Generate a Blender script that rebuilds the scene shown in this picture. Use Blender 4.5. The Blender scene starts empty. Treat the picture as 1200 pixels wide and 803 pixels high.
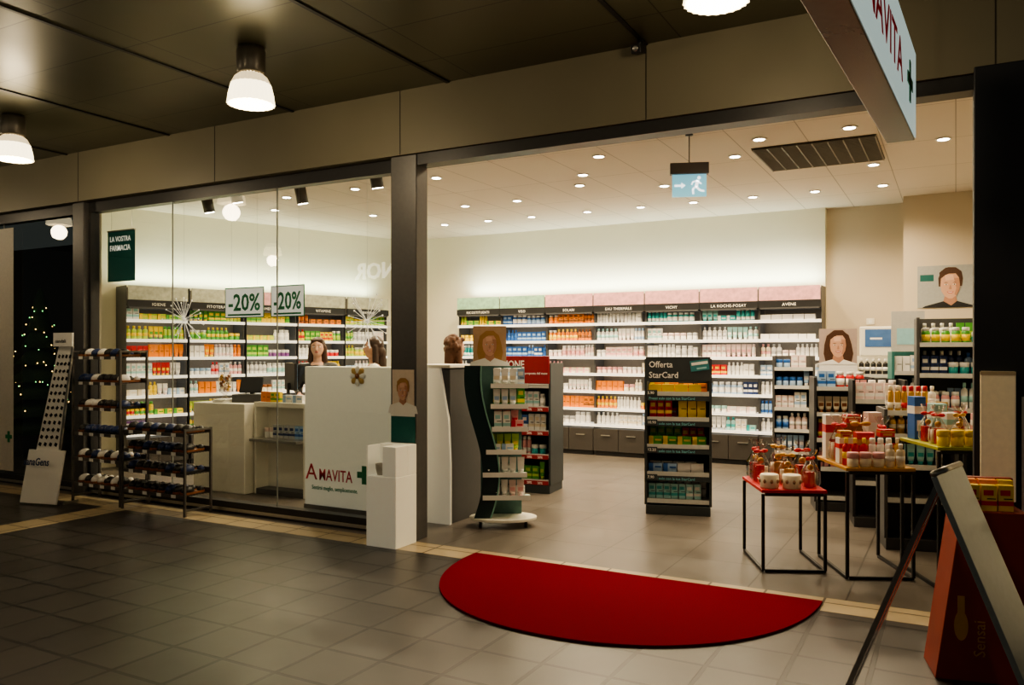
import bpy, bmesh, math, random
from mathutils import Matrix, Vector, Euler
random.seed(7)
R=math.radians
COL=bpy.context.scene.collection
MATS={}
# ------------------------------------------------------------ materials
def pbr(name,col,rough=.5,metal=0,emit=0,var=.1,scale=30,alpha=1,bump=0,ecol=None):
    if name in MATS: return MATS[name]
    m=bpy.data.materials.new(name); m.use_nodes=True
    nt=m.node_tree; b=nt.nodes['Principled BSDF']
    n=nt.nodes.new('ShaderNodeTexNoise'); n.inputs['Scale'].default_value=scale
    tc=nt.nodes.new('ShaderNodeTexCoord'); nt.links.new(tc.outputs['Object'],n.inputs['Vector'])
    mx=nt.nodes.new('ShaderNodeMix'); mx.data_type='RGBA'
    c=list(col)
    mx.inputs[6].default_value=[max(0,v*(1-var)) for v in c]+[1]
    mx.inputs[7].default_value=[min(1,v*(1+var)) for v in c]+[1]
    nt.links.new(n.outputs['Fac'],mx.inputs[0]); nt.links.new(mx.outputs[2],b.inputs['Base Color'])
    b.inputs['Roughness'].default_value=rough; b.inputs['Metallic'].default_value=metal
    if emit:
        b.inputs['Emission Color'].default_value=list(ecol or col)+[1]; b.inputs['Emission Strength'].default_value=emit
    if bump:
        bp=nt.nodes.new('ShaderNodeBump'); bp.inputs['Strength'].default_value=bump
        nt.links.new(n.outputs['Fac'],bp.inputs['Height']); nt.links.new(bp.outputs[0],b.inputs['Normal'])
    MATS[name]=m; return m
def tilemat(name,c1,c2,mortar,w,h,mw=.005,rough=.35,metal=0,offset=0,nscale=3,nvar=.5,spec=.5,bump=.25):
    m=bpy.data.materials.new(name); m.use_nodes=True
    nt=m.node_tree; b=nt.nodes['Principled BSDF']
    tc=nt.nodes.new('ShaderNodeTexCoord'); br=nt.nodes.new('ShaderNodeTexBrick')
    br.offset=offset; br.offset_frequency=2
    br.inputs['Scale'].default_value=1; br.inputs['Brick Width'].default_value=w; br.inputs['Row Height'].default_value=h
    br.inputs['Mortar Size'].default_value=mw; br.inputs['Mortar Smooth'].default_value=.1
    br.inputs['Color1'].default_value=list(c1)+[1]; br.inputs['Color2'].default_value=list(c2)+[1]; br.inputs['Mortar'].default_value=list(mortar)+[1]
    nt.links.new(tc.outputs['Object'],br.inputs['Vector'])
    n=nt.nodes.new('ShaderNodeTexNoise'); n.inputs['Scale'].default_value=nscale; n.inputs['Detail'].default_value=8
    nt.links.new(tc.outputs['Object'],n.inputs['Vector'])
    mr=nt.nodes.new('ShaderNodeMapRange'); mr.inputs[3].default_value=1-nvar/2; mr.inputs[4].default_value=1+nvar/2
    nt.links.new(n.outputs['Fac'],mr.inputs[0])
    mx=nt.nodes.new('ShaderNodeVectorMath'); mx.operation='SCALE'
    nt.links.new(br.outputs['Color'],mx.inputs[0]); nt.links.new(mr.outputs[0],mx.inputs['Scale'])
    nt.links.new(mx.outputs[0],b.inputs['Base Color'])
    mr2=nt.nodes.new('ShaderNodeMapRange'); mr2.inputs[3].default_value=rough-.08; mr2.inputs[4].default_value=rough+.12
    nt.links.new(n.outputs['Fac'],mr2.inputs[0]); nt.links.new(mr2.outputs[0],b.inputs['Roughness'])
    bp=nt.nodes.new('ShaderNodeBump'); bp.inputs['Strength'].default_value=bump; bp.inputs['Distance'].default_value=.003; bp.invert=True
    nt.links.new(br.outputs['Fac'],bp.inputs['Height']); nt.links.new(bp.outputs[0],b.inputs['Normal'])
    b.inputs['Metallic'].default_value=metal; b.inputs['Specular IOR Level'].default_value=spec
    MATS[name]=m; return m
def glassmat(name,tint=(.93,.96,.95),refl=.9):
    m=bpy.data.materials.new(name); m.use_nodes=True; nt=m.node_tree; nt.nodes.clear()
    o=nt.nodes.new('ShaderNodeOutputMaterial'); mix=nt.nodes.new('ShaderNodeMixShader')
    t=nt.nodes.new('ShaderNodeBsdfTransparent'); t.inputs[0].default_value=list(tint)+[1]
    g=nt.nodes.new('ShaderNodeBsdfGlossy'); g.inputs['Roughness'].default_value=.01; g.inputs[0].default_value=(refl,refl,refl,1)
    f=nt.nodes.new('ShaderNodeLayerWeight'); f.inputs[0].default_value=.5
    p=nt.nodes.new('ShaderNodeMath'); p.operation='POWER'; p.inputs[1].default_value=5
    a=nt.nodes.new('ShaderNodeMath'); a.operation='MULTIPLY_ADD'; a.inputs[1].default_value=.9; a.inputs[2].default_value=.08
    nt.links.new(f.outputs['Facing'],p.inputs[0]); nt.links.new(p.outputs[0],a.inputs[0])
    nt.links.new(a.outputs[0],mix.inputs[0]); nt.links.new(t.outputs[0],mix.inputs[1]); nt.links.new(g.outputs[0],mix.inputs[2])
    nt.links.new(mix.outputs[0],o.inputs[0]); MATS[name]=m; return m
GLASS=glassmat('shop_glass')
CELLO=glassmat('cellophane',(.85,.83,.82),1)
WHITE=pbr('white_lacquer',(.8,.77,.68),.35,var=.03)
CREAM=pbr('cream_lacquer_glow',(.9,.86,.7),.35,var=.03,emit=.12)  # bright colour plus slight emission, painting in the lamplight on counters and pedestal
DARK=pbr('dark_metal',(.045,.045,.047),.4,.3)
STEEL=pbr('steel',(.5,.49,.46),.3,.9)
CHROME=pbr('chrome',(.75,.75,.76),.15,1)
BLACK=pbr('black',(.012,.012,.013),.45)
GREYP=pbr('grey_panel',(.07,.07,.072),.45)
TEAL=pbr('teal_print',(.01,.11,.1),.5)
GREEN=pbr('green_print',(.02,.22,.09),.5)
RED=pbr('red_print',(.55,.02,.03),.5)
PAPER=pbr('white_paper',(.85,.84,.8),.6,var=.02)
SHELFW=pbr('shelf_white_glow',(.85,.85,.83),.4,var=.02,emit=.55,ecol=(1,.93,.8))  # shelves emit by themselves, standing in for shelf strip lights
# ------------------------------------------------------------ mesh builder
class MB:
    def __init__(s): s.bm=bmesh.new(); s.mats=[]
    def mi(s,m):
        if m not in s.mats: s.mats.append(m)
        return s.mats.index(m)
    def _set(s,verts,m,smooth=False):
        i=s.mi(m); fs=set(f for v in verts for f in v.link_faces)
        for f in fs: f.material_index=i; f.smooth=smooth
    def box(s,c,d,m,rot=None):
        M=Matrix.Translation(c)
        if rot: M=M@Euler(rot).to_matrix().to_4x4()
        r=bmesh.ops.create_cube(s.bm,size=1,matrix=M@Matrix.Diagonal((d[0],d[1],d[2],1)))
        s._set(r['verts'],m); return s
    def bx(s,x0,x1,y0,y1,z0,z1,m): return s.box(((x0+x1)/2,(y0+y1)/2,(z0+z1)/2),(x1-x0,y1-y0,z1-z0),m)
    def cyl(s,p1,p2,r1,m,r2=None,n=16,smooth=True,caps=True):
        p1=Vector(p1);p2=Vector(p2);v=p2-p1
        M=Matrix.Translation((p1+p2)/2)@v.to_track_quat('Z','Y').to_matrix().to_4x4()
        r=bmesh.ops.create_cone(s.bm,cap_ends=caps,segments=n,radius1=r1,radius2=r1 if r2 is None else r2,depth=v.length,matrix=M)
        s._set(r['verts'],m,smooth and n>6); return s
    def beam(s,p1,p2,w,m):
        p1=Vector(p1);p2=Vector(p2);v=p2-p1
        M=Matrix.Translation((p1+p2)/2)@v.to_track_quat('Z','Y').to_matrix().to_4x4()@Matrix.Diagonal((w,w,v.length+w*.5,1))
        r=bmesh.ops.create_cube(s.bm,size=1,matrix=M); s._set(r['verts'],m); return s
    def ell(s,c,r,m,n=16,rot=None):
        M=Matrix.Translation(c)
        if rot: M=M@Euler(rot).to_matrix().to_4x4()
        q=bmesh.ops.create_uvsphere(s.bm,u_segments=n,v_segments=max(6,n*2//3),radius=1,matrix=M@Matrix.Diagonal((r[0],r[1],r[2],1)))
        s._set(q['verts'],m,True); return s
    def cap(s,p1,r1,p2,r2,m):
        s.cyl(p1,p2,r1,m,r2,12); s.ell(p1,(r1,)*3,m,12); s.ell(p2,(r2,)*3,m,12); return s
    def lathe(s,prof,m,n=24,sx=1,sy=1,o=(0,0,0),rib=0,ribn=0,mfun=None,open_=False):
        i=s.mi(m); rings=[]
        for r,z in prof:
            ring=[]
            for k in range(n):
                a=2*math.pi*k/n; rr=r*(1+(rib*math.cos(a*ribn) if rib else 0))
                ring.append(s.bm.verts.new((o[0]+rr*math.cos(a)*sx,o[1]+rr*math.sin(a)*sy,o[2]+z)))
            rings.append(ring)
        for j in range(len(rings)-1):
            for k in range(n):
                f=s.bm.faces.new((rings[j][k],rings[j][(k+1)%n],rings[j+1][(k+1)%n],rings[j+1][k])); f.material_index=i; f.smooth=True
        for ring,fl in((rings[0],True),(rings[-1],False)):
            if (prof[0] if fl else prof[-1])[0]>1e-4 and not rib and not open_:
                f=s.bm.faces.new(ring[::-1] if fl else ring); f.material_index=i
        return s
    def prism(s,pts,axis,a,b,m):
        def mk(p,t):
            return {'x':(t,p[0],p[1]),'y':(p[0],t,p[1]),'z':(p[0],p[1],t)}[axis]
        v1=[s.bm.verts.new(mk(p,a)) for p in pts]; v2=[s.bm.verts.new(mk(p,b)) for p in pts]
        fs=[s.bm.faces.new(v1),s.bm.faces.new(v2[::-1])]
        n=len(pts)
        for k in range(n): fs.append(s.bm.faces.new((v1[k],v2[k],v2[(k+1)%n],v1[(k+1)%n])))
        i=s.mi(m)
        for f in fs: f.material_index=i
        bmesh.ops.recalc_face_normals(s.bm,faces=fs); return s
    def quad(s,pts,m):
        f=s.bm.faces.new([s.bm.verts.new(p) for p in pts]); f.material_index=s.mi(m); return s
    def mesh(s,name):
        me=bpy.data.meshes.new(name); s.bm.to_mesh(me); s.bm.free()
        for m in s.mats: me.materials.append(m)
        return me
    def obj(s,name,parent=None,loc=(0,0,0),rot=(0,0,0),bevel=0,label=None,cat=None,kind=None,group=None):
        return mkobj(name,s.mesh(name),parent,loc,rot,bevel,label,cat,kind,group)
def mkobj(name,data,parent=None,loc=(0,0,0),rot=(0,0,0),bevel=0,label=None,cat=None,kind=None,group=None):
    o=bpy.data.objects.new(name,data); COL.objects.link(o)
    o.location=loc; o.rotation_euler=rot
    if parent is not None: o.parent=parent
    if label: o['label']=label
    if cat: o['category']=cat
    if kind: o['kind']=kind
    if group: o['group']=group
    if bevel:
        b=o.modifiers.new('bev','BEVEL'); b.width=bevel; b.segments=2; b.limit_method='ANGLE'
    return o
def thing(name,label,cat,loc=(0,0,0),rz=0,group=None):
    return mkobj(name,None,None,loc,(0,0,rz),0,label,cat,None,group)
def text(s,size,mat,parent,loc,rot=(R(90),0,0),name='lettering',bold=.0,align='LEFT',ext=.001,spx=1,sx=1):
    c=bpy.data.curves.new('t','FONT'); c.body=s; c.size=size; c.extrude=ext; c.offset=bold*size; c.align_x=align; c.space_character=spx; c.resolution_u=2
    o=bpy.data.objects.new('t',c); COL.objects.link(o)
    dg=bpy.context.evaluated_depsgraph_get(); me=bpy.data.meshes.new_from_object(o.evaluated_get(dg)); bpy.data.objects.remove(o)
    me.materials.clear(); me.materials.append(mat)
    q=mkobj(name,me,parent,loc,rot); q.scale=(sx,1,1); return q
def stru(mb,name,label,**k): return mb.obj(name,kind='structure',label=label,**k)
def cross(mb,cx,z,s,y,m):
    mb.bx(cx-s/2,cx+s/2,y-.002,y,z-s*.17,z+s*.17,m); mb.bx(cx-s*.17,cx+s*.17,y-.003,y,z-s/2,z+s/2,m)
def disc(mb,cx,cz,rx,rz,y,m,n=20):
    pts=[(cx+rx*math.cos(2*math.pi*k/n),cz+rz*math.sin(2*math.pi*k/n)) for k in range(n)]
    mb.prism(pts,'y',y,y+.0015,m)
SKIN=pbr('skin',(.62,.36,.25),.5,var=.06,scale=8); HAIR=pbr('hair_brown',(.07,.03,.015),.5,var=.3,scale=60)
def portrait(mb,cx,cz,s,y,bg,w,h,hair=HAIR,shirt=BLACK,long=False):
    mb.bx(cx-w/2,cx+w/2,y,y+.006,cz-h/2,cz+h/2,bg)
    y0=y; P=lambda pts,d,m: mb.prism([(cx+s*a,cz+s*b) for a,b in pts],'y',y0-d,y0-d+.0012,m)
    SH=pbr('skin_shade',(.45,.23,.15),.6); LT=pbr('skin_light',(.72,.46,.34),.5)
    if long:
        P([(-.3,.3),(-.36,.05),(-.38,-.2),(-.33,-.42),(-.2,-.4),(.2,-.4),(.35,-.44),(.4,-.2),(.35,.08),(.28,.32),(.1,.46),(-.12,.45)],.003,hair)
    hh=h/2/s
    P([(-.62,-hh),(.62,-hh),(.56,-.5),(.14,-.36),(-.14,-.36),(-.56,-.48)],.0035,shirt)
    P([(-.1,-.15),(.1,-.15),(.15,-.36),(.02,-.47),(-.15,-.36)],.0045,SH)
    if not long: P([(-.25,.0),(-.26,.2),(-.2,.38),(-.05,.47),(.12,.46),(.24,.36),(.27,.18),(.25,0)],.0045,hair)
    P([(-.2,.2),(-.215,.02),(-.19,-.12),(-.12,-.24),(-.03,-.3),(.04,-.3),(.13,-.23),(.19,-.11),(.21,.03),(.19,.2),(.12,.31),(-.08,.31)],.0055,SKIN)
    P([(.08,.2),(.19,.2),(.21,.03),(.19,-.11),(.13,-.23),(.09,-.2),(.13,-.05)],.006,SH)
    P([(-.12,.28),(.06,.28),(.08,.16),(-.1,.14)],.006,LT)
    P([(-.22,.18),(-.24,.34),(-.1,.46),(.12,.46),(.24,.34),(.22,.16),(.16,.3),(.02,.33),(-.1,.28)],.0065,hair)
    for sx in(-1,1):
        disc(mb,cx+sx*s*.09,cz+s*.045,s*.036,s*.014,y0-.0068,PAPER,10); disc(mb,cx+sx*s*.088,cz+s*.045,s*.015,s*.015,y0-.0075,BLACK,10)
        P([(sx*.045,.085),(sx*.09,.105),(sx*.145,.085),(sx*.09,.09)],.0072,hair)
    P([(-.004,.03),(.012,.03),(.035,-.065),(.0,-.08),(-.03,-.065)],.0068,SH)
    P([(-.075,-.13),(.0,-.122),(.08,-.13),(.04,-.172),(-.035,-.172)],.0072,pbr('lip',(.5,.1,.09),.5))
    P([(-.055,-.137),(.058,-.137),(.03,-.153),(-.028,-.153)],.0078,PAPER)
# ------------------------------------------------------------ structure
EXT=tilemat('exterior_tiles',(.034,.030,.028),(.046,.041,.038),(.004,.0035,.003),.36,.36,.013,.33,nscale=2.5,nvar=.5,bump=.7)
INT=tilemat('interior_stone',(.125,.11,.095),(.11,.096,.083),(.055,.047,.04),.6,.6,.006,.33,nscale=2,nvar=.6)
BEI=tilemat('beige_tiles',(.42,.34,.21),(.36,.29,.18),(.08,.06,.045),.36,.28,.008,.35)
stru(MB().bx(-16,5,-5,5.14,-.1,0,EXT),'floor','dark grey-brown square tiled walkway')
stru(MB().bx(-16,5,5.14,5.42,-.1,0,BEI),'floor','beige border tile strip along the shopfront')
stru(MB().bx(-16,5,5.42,12.2,-.1,0,INT),'floor','grey-brown stone tiled shop floor')
stru(MB().bx(-7.46,-7.12,-5,5.139,-.02,.0012,BEI),'trim_3','beige tile strip crossing the walkway')
WALLM=pbr('wall_paint',(.82,.78,.63),.8,var=.02,scale=4)
WALL2=pbr('wall_paint_grey',(.6,.52,.4),.8,var=.02,scale=4)
CEILM=tilemat('ceiling_tiles',(.74,.65,.55),(.72,.63,.53),(.42,.36,.3),.6,1.2,.005,.8,nvar=.05)
stru(MB().bx(-9.6,-1.55,11.66,12.1,0,3.5,WALLM),'wall_back','cream painted rear shop wall')
stru(MB().bx(-1.549,-.58,11.8,12.1,0,3.5,WALL2),'wall_back','beige recessed rear wall section')
stru(MB().bx(-.579,1.5,11.3,12.1,0,3.5,WALL2),'wall_back','beige projecting rear wall section')
stru(MB().bx(1.5,1.7,5.7,12.1,0,3.5,WALLM),'wall_right','cream painted side wall')
stru(MB().bx(-11,1.7,5.62,12.1,3.5,3.6,CEILM),'ceiling','off-white suspended tile ceiling of the shop')
dv=Vector((.295,.955)); nv=Vector((.955,-.295))
A=Vector((-9.48,6.87))-nv*.47-dv*.25; B=A+dv*5.4
def wallseg(a,b,t,z0,z1,m): 
    d=(b-a).normalized(); n=Vector((-d.y,d.x))*t
    pts=[tuple(a),tuple(b),tuple(b+n),tuple(a+n)]
    return MB().prism(pts,'z',z0,z1,m)
stru(wallseg(A,B,.1,0,3.5,WALLM),'wall_left','cream painted side wall behind shelving')
stru(wallseg(Vector((-8.36,5.66)),A,-.06,0,3.5,WALLM),'wall_front','short cream return wall by the window')
ECE=tilemat('metal_ceiling_panels',(.14,.135,.085),(.125,.12,.076),(.05,.045,.03),1.65,.62,.005,.36,metal=.45,nscale=1.2,nvar=.2,bump=.1)
stru(MB().bx(-16.75,5,-5,5.6,3.7,3.8,ECE),'ceiling','dark olive metal panel ceiling of the arcade')
mb=MB()
for k in range(-6,3):
    X=-3.55+1.65*k
    mb.bx(X-.015,X+.015,-5,5.42,3.69,3.699,BLACK)
mb.obj('trim_1',kind='structure',label='black slots between ceiling panels')
FASC=pbr('fascia_panel',(.22,.2,.14),.5,.1,var=.08,scale=1.5)
SEAM=pbr('seam',(.04,.034,.025),.6)
mb=MB().bx(-16,5,5.42,5.6,3.17,3.7,FASC)
for X in(-10.4,-8.3,-6.2,-4.02,-1.9,.2): mb.bx(X-.004,X+.004,5.418,5.421,3.17,3.7,SEAM)
stru(mb,'wall_front','beige metal fascia above the shopfront')
stru(MB().bx(-4.0,.09,5.45,5.6,3.08,3.168,DARK),'trim_2','dark metal door header rail')
stru(MB().bx(-3.83,.09,5.6,5.66,3.1,3.5,WALL2),'wall_front','panel above the door opening')
COLM=pbr('bronze_column',(.14,.138,.135),.4,.5)
stru(MB().bx(-4.13,-3.87,5.44,5.6,0,3.168,COLM),'wall_front','dark grey metal column between window and opening',bevel=.006)
stru(MB().bx(-8.46,-8.27,5.46,5.6,0,3.168,COLM),'wall_front','dark grey metal column beside the window',bevel=.006)
stru(MB().bx(.09,.5,5.3,5.72,0,3.168,pbr('navy_column',(.012,.014,.02),.5)),'wall_front','dark column at the shop entrance',bevel=.006)
def window(n,x0,x1,joints,y=5.57,label=''):
    g=MB(); xs=[x0]+joints+[x1]
    for a,b in zip(xs[:-1],xs[1:]): g.quad([(a,y,.11),(b,y,.11),(b,y,3.06),(a,y,3.06)],GLASS)
    o=g.obj(n,kind='structure',label=label)
    f=MB().bx(x0,x1,y-.05,y+.05,0,.11,DARK).bx(x0,x1,y-.05,y+.05,3.06,3.168,DARK).bx(x0,x0+.04,y-.05,y+.05,.11,3.06,DARK).bx(x1-.04,x1,y-.05,y+.05,.11,3.06,DARK)
    f.bx(x0,x1,y-.053,y-.05,.02,.05,STEEL)
    f.obj('frame',parent=o)
    for j in joints: MB().bx(j-.004,j+.004,y-.006,y+.006,.11,3.06,pbr('silicone',(.3,.32,.3),.4)).obj('joint',parent=o)
    return o
window('window_1',-8.27,-4.13,[-6.98,-5.54],label='large three-pane shop window in a dark frame')
window('window_2',-12.5,-8.46,[-9.95],label='glass front of the neighbouring dark shop')
NB=pbr('dark_room',(.05,.043,.03),.7)
stru(MB().bx(-17,-10.1,9.6,9.7,0,3.6,NB),'wall_back','dark rear wall of the neighbouring shop')
# ------------------------------------------------------------ pendant lamps
LAMPW=pbr('lamp_glass',(.9,.8,.6),.25,emit=1.1,ecol=(1,.78,.45),var=.02)
LAMPB=pbr('lamp_glass_bright',(.9,.8,.6),.25,emit=3.4,ecol=(1,.84,.52),var=.02)
HOUS=pbr('lamp_housing',(.2,.185,.16),.35,.6)
hm=MB().lathe([(.02,0),(.09,0),(.1,-.03),(.1,-.17),(.085,-.19),(.02,-.19)][::-1],HOUS,28).mesh('h')
prof=[(.085,-.19),(.11,-.21),(.135,-.26)]
prof2=[(.135,-.26),(.152,-.33),(.158,-.38),(.162,-.40),(.15,-.4),(.14,-.33)]
sm=MB().lathe(prof,LAMPW,96,rib=.03,ribn=24).lathe(prof2,LAMPB,96,rib=.03,ribn=24).mesh('s')
bm_=MB().ell((0,0,-.29),(.05,.05,.07),pbr('bulb',(1,.9,.7),.3,emit=25,ecol=(1,.85,.6))).mesh('b')
for X,Y in((-10.9,4.3),(-7.54,4.3),(-4.38,4.15),(-1.05,4.05),(-10.9,.3),(-7.6,.3),(-4.3,.3),(-1.05,.3),(2.25,.3)):
        t=thing('pendant_lamp','round industrial pendant lamp with ribbed glass shade, switched on','ceiling lamp',(X,Y,3.7),group='pendant lamps of the arcade')
        mkobj('housing',hm,t); mkobj('lamp_shade',sm,t); mkobj('bulb',bm_,t)
        l=bpy.data.lights.new('lamp','POINT'); l.energy=23; l.color=(1,.8,.53); l.shadow_soft_size=.1
        mkobj('light',l,t,(0,0,-.5))
# ------------------------------------------------------------ downlights
DLR=pbr('downlight_ring',(.8,.78,.75),.4); DLE=pbr('downlight_glow',(1,.95,.85),.4,emit=40,ecol=(1,.9,.72),var=.01)
dr=MB().lathe([(.052,-.001),(.07,-.002),(.066,-.012),(.05,-.012),(.05,-.003)],DLR,24,open_=True).mesh('ring')
de=MB().cyl((0,0,-.002),(0,0,-.011),.048,DLE).mesh('glow')
DL=[(-5.1,7.55),(-3.12,7.5),(-1.58,7.6),(-.81,7.58),(-3.6,8.2),(-1.93,8.15),(-5.75,9.2),(-4.96,9.2),(-3.86,8.7),(-3.0,9.2),(-.75,9.2)]
DL+=[(x,10.4) for x in(-6.87,-6.1,-5.37,-4.5,-3.72,-3.0,-2.24,-1.5,-.75)]
DL+=[(-6.3,7.6),(-7.4,7.6),(-7.3,9.2),(-5.9,6.4),(-3.2,6.3),(-1.4,6.3),(-.2,6.5),(-8.2,8.2),(-.1,8.4)]
for i,(X,Y) in enumerate(DL):
    t=thing('downlight','small round recessed ceiling spotlight, lit','ceiling light',(X,Y,3.5),group='recessed ceiling spotlights')
    mkobj('ring',dr,t); mkobj('lens',de,t)
    l=bpy.data.lights.new('spot','SPOT'); l.energy=62 if Y<7 else 108; l.color=(1,.79,.51); l.spot_size=R(155); l.spot_blend=.6; l.shadow_soft_size=.06
    mkobj('light',l,t,(0,0,-.03))
def area(loc,rot,sx,sy,e,c,name='strip_light',label='slim fluorescent tube light'):
    l=bpy.data.lights.new(name,'AREA'); l.shape='RECTANGLE'; l.size=sx; l.size_y=sy; l.energy=e; l.color=c
    return mkobj(name,l,None,loc,rot,label=label,cat='light')
area((-4.35,11.5,2.5),(R(180-20),0,0),5.5,.08,48,(.85,1,.85),'cove_light','fluorescent cove light above the rear shelving')
c2=Vector((-8.87,8.86))-nv*.3
area((c2.x,c2.y,2.5),(R(180-20),0,R(72.8)),4,.08,36,(.9,1,.75),'cove_light','fluorescent cove light above the side shelving')
# ------------------------------------------------------------ products
CC=dict(white=(.82,.8,.76),cream=(.75,.66,.5),pink=(.75,.38,.38),palepink=(.8,.62,.58),blue=(.03,.13,.42),teal=(.03,.35,.36),ltteal=(.35,.62,.6),orange=(.85,.25,.02),yellow=(.85,.6,.03),green=(.1,.38,.06),lime=(.45,.6,.08),red=(.6,.02,.03),brown=(.25,.09,.03),black=(.02,.02,.02),purple=(.2,.07,.25),navy=(.02,.04,.13),silver=(.5,.5,.5),ltblue=(.35,.5,.7),gold=(.6,.35,.08))
def cm(c): return pbr('pack_'+c,CC[c],.35,var=.04,metal=.5 if c=='gold' else 0)
accent=dict(white=['ltblue','ltteal','white','white','palepink','silver','cream'],cream=['brown','white','pink'],pink=['white','red'],palepink=['pink','white'],blue=['ltblue','blue','white'],teal=['white'],ltteal=['white','teal'],orange=['orange','yellow','brown'],yellow=['red','green','yellow'],green=['lime','yellow'],lime=['yellow','green'],red=['white','yellow'],brown=['cream'],black=['silver','white'],purple=['white'],navy=['white'],silver=['navy'],ltblue=['white','blue'],gold=['red','cream'])
PM={}
def pmesh(kind,c,a):
    k=(kind,c,a)
    if k in PM: return PM[k]
    b=MB(); M1=cm(c); M2=cm(a)
    if kind=='medicine_carton':
        b.bx(-.035,.035,-.025,.025,0,.14,M1).bx(-.0352,.0352,-.0256,.0252,.03,.055,M2).bx(-.026,.02,-.0262,-.025,.085,.115,M2).bx(-.01,.03,-.0258,-.025,.064,.07,BLACK)
    elif kind=='wide_carton':
        b.bx(-.06,.06,-.03,.03,0,.07,M1).bx(-.0602,-.02,-.0308,.0302,-0.0,.0702,M2).bx(-.005,.05,-.0308,-.03,.03,.045,M2)
    elif kind=='lotion_bottle':
        b.lathe([(.026,0),(.029,.004),(.029,.115),(.024,.13),(.011,.137),(.011,.142)],M1,16,sy=.7)
        b.lathe([(.0295,.045),(.0296,.085)],M2,16,sy=.71)
        b.lathe([(.014,.142),(.0145,.172),(.012,.175)],M2,12)
    elif kind=='cosmetic_tube':
        b.lathe([(.019,0),(.02,.028)],M2,12)
        b.lathe([(.023,.028),(.025,.05)],M1,14,sy=.9)
        b.prism([(-.025,.05),(.025,.05),(.029,.15),(-.029,.15)],'y',-.008,.008,M1)
        b.prism([(-.022,.05),(.022,.05),(.026,.11),(-.026,.11)],'y',-.016,.016,M1).bx(-.02,.02,-.0168,-.016,.06,.09,M2)
    elif kind=='cream_jar':
        b.lathe([(.03,0),(.034,.004),(.034,.04)],M1,18); b.lathe([(.036,.04),(.036,.062),(.033,.066)],M2,18)
    elif kind=='supplement_jar':
        b.lathe([(.033,0),(.036,.005),(.036,.09),(.028,.105)],M1,18); b.lathe([(.0365,.02),(.0366,.075)],M2,18); b.lathe([(.03,.105),(.031,.13),(.029,.133)],cm('white'),18)
    elif kind=='spray_can':
        b.lathe([(.022,0),(.024,.004),(.024,.13),(.018,.142)],M1,16); b.lathe([(.0245,.02),(.0246,.06)],M2,16); b.lathe([(.02,.142),(.019,.172),(.015,.178)],M2,14)
    PM[k]=b.mesh(kind); return PM[k]
WD=dict(medicine_carton=.074,wide_carton=.125,lotion_bottle=.062,cosmetic_tube=.062,cream_jar=.076,supplement_jar=.078,spray_can=.052)
HT=dict(medicine_carton=.14,wide_carton=.07,lotion_bottle=.175,cosmetic_tube=.15,cream_jar=.066,supplement_jar=.133,spray_can=.178)
NICE=dict(medicine_carton='medicine carton',wide_carton='low carton',lotion_bottle='lotion bottle',cosmetic_tube='cosmetic tube',cream_jar='cream jar',supplement_jar='supplement jar',spray_can='spray can')
CN=dict(ltteal='pale teal',palepink='pale pink',ltblue='light blue')
CNT={}
def place(kind,c,a,M,x,y,z,sc,group,where):
    CNT[kind]=CNT.get(kind,0)+1
    o=mkobj(kind,pmesh(kind,c,a),None,M@Vector((x,y,z+.0008)),(0,0,M.to_euler().z+random.uniform(-.04,.04)),label='%s %s, %s print, %s'%(CN.get(c,c),NICE[kind],CN.get(a,a),where),cat='product package',group=group)
    o.scale=sc; return o
def fill(M,x0,x1,y,z,pal,hmax,group,where,gap=.004,kinds=None):
    x=x0; ks=list(WD)+['medicine_carton','lotion_bottle']
    while x<x1:
        c=random.choice(pal); a=random.choice(accent[c]); av=[k for k in (kinds or ks) if CNT.get(k,0)<296]
        if not av: return
        k=random.choice(av); s=random.uniform(.85,1.15); sh=min(random.uniform(1.0,1.3),(hmax-.01)/HT[k])
        if k=='cream_jar' : sh=min(sh*1.4,1.6)
        for _ in range(random.randint(2,5)):
            if x+WD[k]*s>x1: x=x1+1; break
            place(k,c,a,M,x+WD[k]*s/2,y+random.uniform(-.008,.008),z,(s,s,sh),group,where)
            x+=WD[k]*s+gap
def mat_of(loc,rz): return Matrix.Translation(loc)@Matrix.Rotation(rz,4,'Z')
# ------------------------------------------------------------ wall shelving
LV=[1.97,1.71,1.47,1.22,.96,.70,.46]
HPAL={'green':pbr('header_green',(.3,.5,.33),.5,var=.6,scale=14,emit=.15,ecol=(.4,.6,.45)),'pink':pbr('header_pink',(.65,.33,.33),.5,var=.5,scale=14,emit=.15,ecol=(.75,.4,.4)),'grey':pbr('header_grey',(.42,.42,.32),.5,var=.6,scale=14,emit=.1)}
W=.8
BKP=pbr('shelf_back',(.16,.14,.115),.5)
shell=MB().bx(0,W,.40,.44,.02,2.42,BKP).bx(0,.008,.06,.44,0,2.42,GREYP).bx(W-.008,W,.06,.44,0,2.42,GREYP).bx(.02,W-.02,.0,.4,2.12,2.14,GREYP).bx(.02,W-.02,.04,.4,.0,.06,BLACK).mesh('shell')
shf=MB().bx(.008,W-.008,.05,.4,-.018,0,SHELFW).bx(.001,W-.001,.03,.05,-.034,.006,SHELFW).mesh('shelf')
drw=MB().bx(.004,W/2-.003,.0,.38,.07,.40,pbr('drawer_grey',(.045,.04,.036),.4)).mesh('drawer')
hnd=MB().bx(.13,.27,-.02,-.002,.30,.312,STEEL).mesh('handle')
band=MB().bx(.0,W,.0,.02,2.14,2.23,BLACK).mesh('band')
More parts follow.
